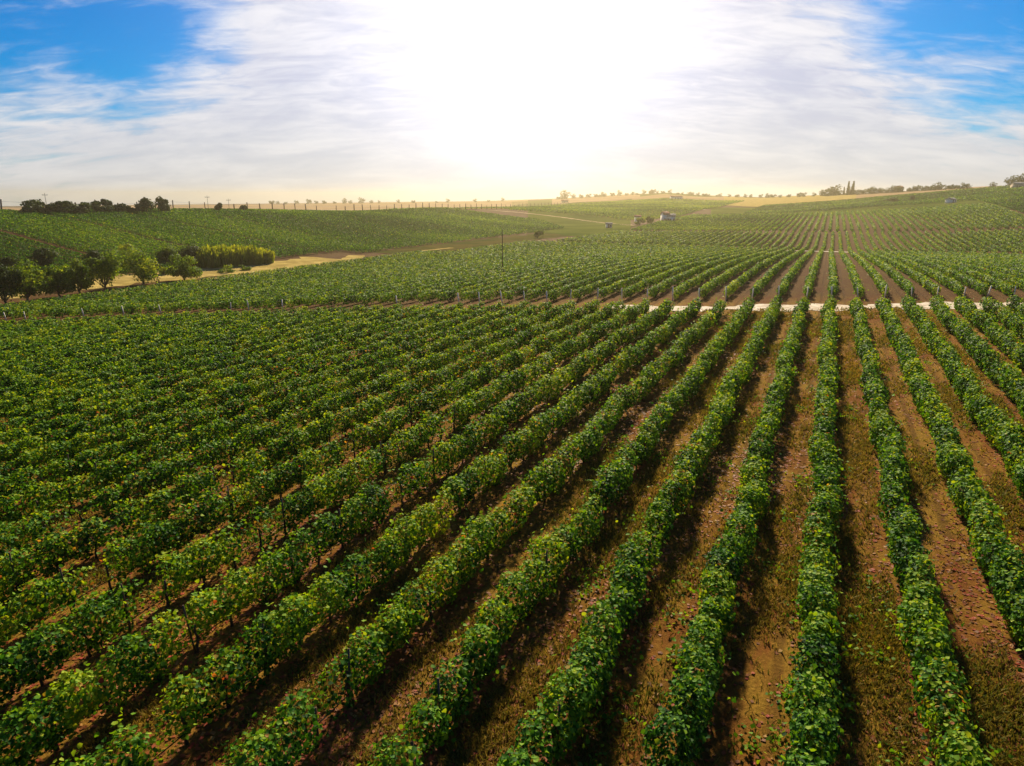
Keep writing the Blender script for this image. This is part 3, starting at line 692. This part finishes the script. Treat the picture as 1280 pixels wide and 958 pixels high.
# ------------------------------------------------------------------ utility poles
def pole(px, py, h, lab, group=None, arm=True, mat=None):
    g, k = at_px(px, py); r = empty('utility_pole', g, lab, 'utility pole', group, YAW)
    MB().tube([(0, 0, -0.5), (0, 0, h*0.5), (0, 0, h)], [0.09, 0.075, 0.055], 8).build('pole', mat or m_fpost, r)
    if not arm: return
    c = MB().box((0, 0, h-0.6), (1.8, 0.12, 0.14)).build('crossarm', m_fpost, r)
    for x in (-0.8, 0, 0.8): MB().tube([(x, 0, h-0.53), (x, 0, h-0.3)], [0.05, 0.035], 6).build('insulator', m_metal, c)
pole(628, 344, 8.0, 'slim utility pole standing among the vines under the sun glare', arm=False)
pole(60, 268, 6.5, 'utility pole rising from the dark ridge trees at left', 'utility poles on the ridge')
pole(261, 266, 6.5, 'utility pole left of the small round ridge tree', 'utility poles on the ridge')
pole(287, 266, 5.5, 'shorter utility pole right of the small round ridge tree', 'utility poles on the ridge')
pole(813, 322, 2.6, 'short pale pole in the vine block beyond the track', arm=False, mat=m_post)

# ------------------------------------------------------------------ houses far off
def house(px, py, w, dpt, h, roof, rz, wm, rm, name, lab, cat='house', win=2, chim=True):
    g, k = at_px(px, py); r = empty(name, g, lab, cat, None, rz)
    MB().box((0, 0, h/2-0.5), (w, dpt, h+1)).build('wall', wm, r)
    o = 0.35; V = np.array([[-w/2-o, -dpt/2-o, h-0.1], [w/2+o, -dpt/2-o, h-0.1], [w/2+o, dpt/2+o, h-0.1], [-w/2-o, dpt/2+o, h-0.1], [-w/2-o, 0, h+roof], [w/2+o, 0, h+roof]])
    V = np.vstack([V, V+np.array([0, 0, 0.22])])
    F = [[6, 7, 11, 10], [8, 9, 10, 11], [1, 0, 4, 5], [3, 2, 5, 4], [0, 1, 7, 6], [2, 3, 9, 8], [0, 6, 10, 4], [4, 10, 9, 3], [1, 5, 11, 7], [5, 2, 8, 11]]
    b = MB(); b.add(V, F); rf = b.build('roof', rm, r)
    gab = MB(); 
    for sx in (-1, 1):
        x = sx*(w/2-0.06); gab.add([[x-0.05, -dpt/2, h-0.01], [x-0.05, dpt/2, h-0.01], [x-0.05, 0.02, h+roof*0.95], [x-0.05, -0.02, h+roof*0.95], [x+0.05, -dpt/2, h-0.01], [x+0.05, dpt/2, h-0.01], [x+0.05, 0.02, h+roof*0.95], [x+0.05, -0.02, h+roof*0.95]],
                                   [[0, 3, 2, 1], [4, 5, 6, 7], [0, 1, 5, 4], [1, 2, 6, 5], [3, 0, 4, 7], [2, 3, 7, 6]])
    gab.build('gable', wm, r)
    if chim: MB().box((w*0.25, dpt*0.1, h+roof*0.9), (0.6, 0.6, 1.3)).build('chimney', wm, rf)
    MB().box((-w*0.1, -dpt/2-0.02, 1.05), (1.0, 0.10, 2.1)).build('door', m_bark, r)
    for i in range(win):
        x = w*(-0.35+0.7*i/max(1, win-1)) if win > 1 else w*0.3
        MB().box((x, -dpt/2-0.02, min(h-0.9, 1.7)), (0.9, 0.09, 1.1)).build('window', m_window, r)
    return r
house(831, 278, 3.6, 5, 4.4, 1.5, YAW+0.2, m_white, m_roof, 'farmhouse', 'narrow white gabled farmhouse, left of a pair on the slope')
house(838.5, 278, 4.6, 5, 3.4, 1.3, YAW-0.2, m_white, m_rgrey, 'farmhouse', 'wider white farmhouse, right of a pair on the slope')
house(797, 277, 3.6, 3, 2.8, 1.0, YAW, m_white, m_roof, 'shed', 'small pale shed between the track end and the white farmhouses', 'shed', 1, False)
house(761, 285, 3, 2.4, 2.0, 0.6, YAW, m_white, m_rgrey, 'shed', 'tiny pale shed below the end of the farm track', 'shed', 1, False)
house(845, 249.8, 14, 7, 3.2, 1.6, YAW, m_white, m_roof, 'long_house', 'long low white house on the round hill', win=4)
house(706, 254, 10, 6, 3.2, 1.6, YAW, m_tan, m_roof, 'hill_house', 'hazy tan house below the tree near the sun glare', win=3)
house(1042, 244.5, 9, 6, 3, 1.6, YAW, m_white, m_rgrey, 'hill_house', 'white house among the dark clump on the right horizon', win=3)
house(1123, 239.5, 7, 6, 4, 1.6, YAW+0.3, m_tan, m_roof, 'hill_house', 'reddish tan house on the right hilltop', win=2)
house(1188, 254, 6.0, 4, 2.2, 1.0, YAW+0.5, m_white, m_rgrey, 'field_hut', 'small white hut amid the hilltop vineyard at right', 'hut', 1, False)
house(1272, 236, 8, 6, 3, 1.6, YAW, m_tan, m_rgrey, 'hill_house', 'dark roofed house among the trees at the right end', win=2)

# ------------------------------------------------------------------ haze: the air over the whole valley
hm, n, out = material('air')
pv_ = n.new('ShaderNodeVolumePrincipled'); pv_.inputs['Color'].default_value = (1, 0.84, 0.52, 1); pv_.inputs['Density'].default_value = HAZE; pv_.inputs['Anisotropy'].default_value = 0.86
n.l.new(pv_.outputs[0], out.inputs['Volume'])
zlo = float(Z.min())-1; zhi = max(float(np.max(terrain(pp[0], pp[1]))) for pp in [(U, V_)])+9.0; print('zhi', zhi)
hz = MB().box((0, 850, (zlo+zhi)/2), (5560, 3660, zhi-zlo)).build('haze', hm); hz['kind'] = 'stuff'
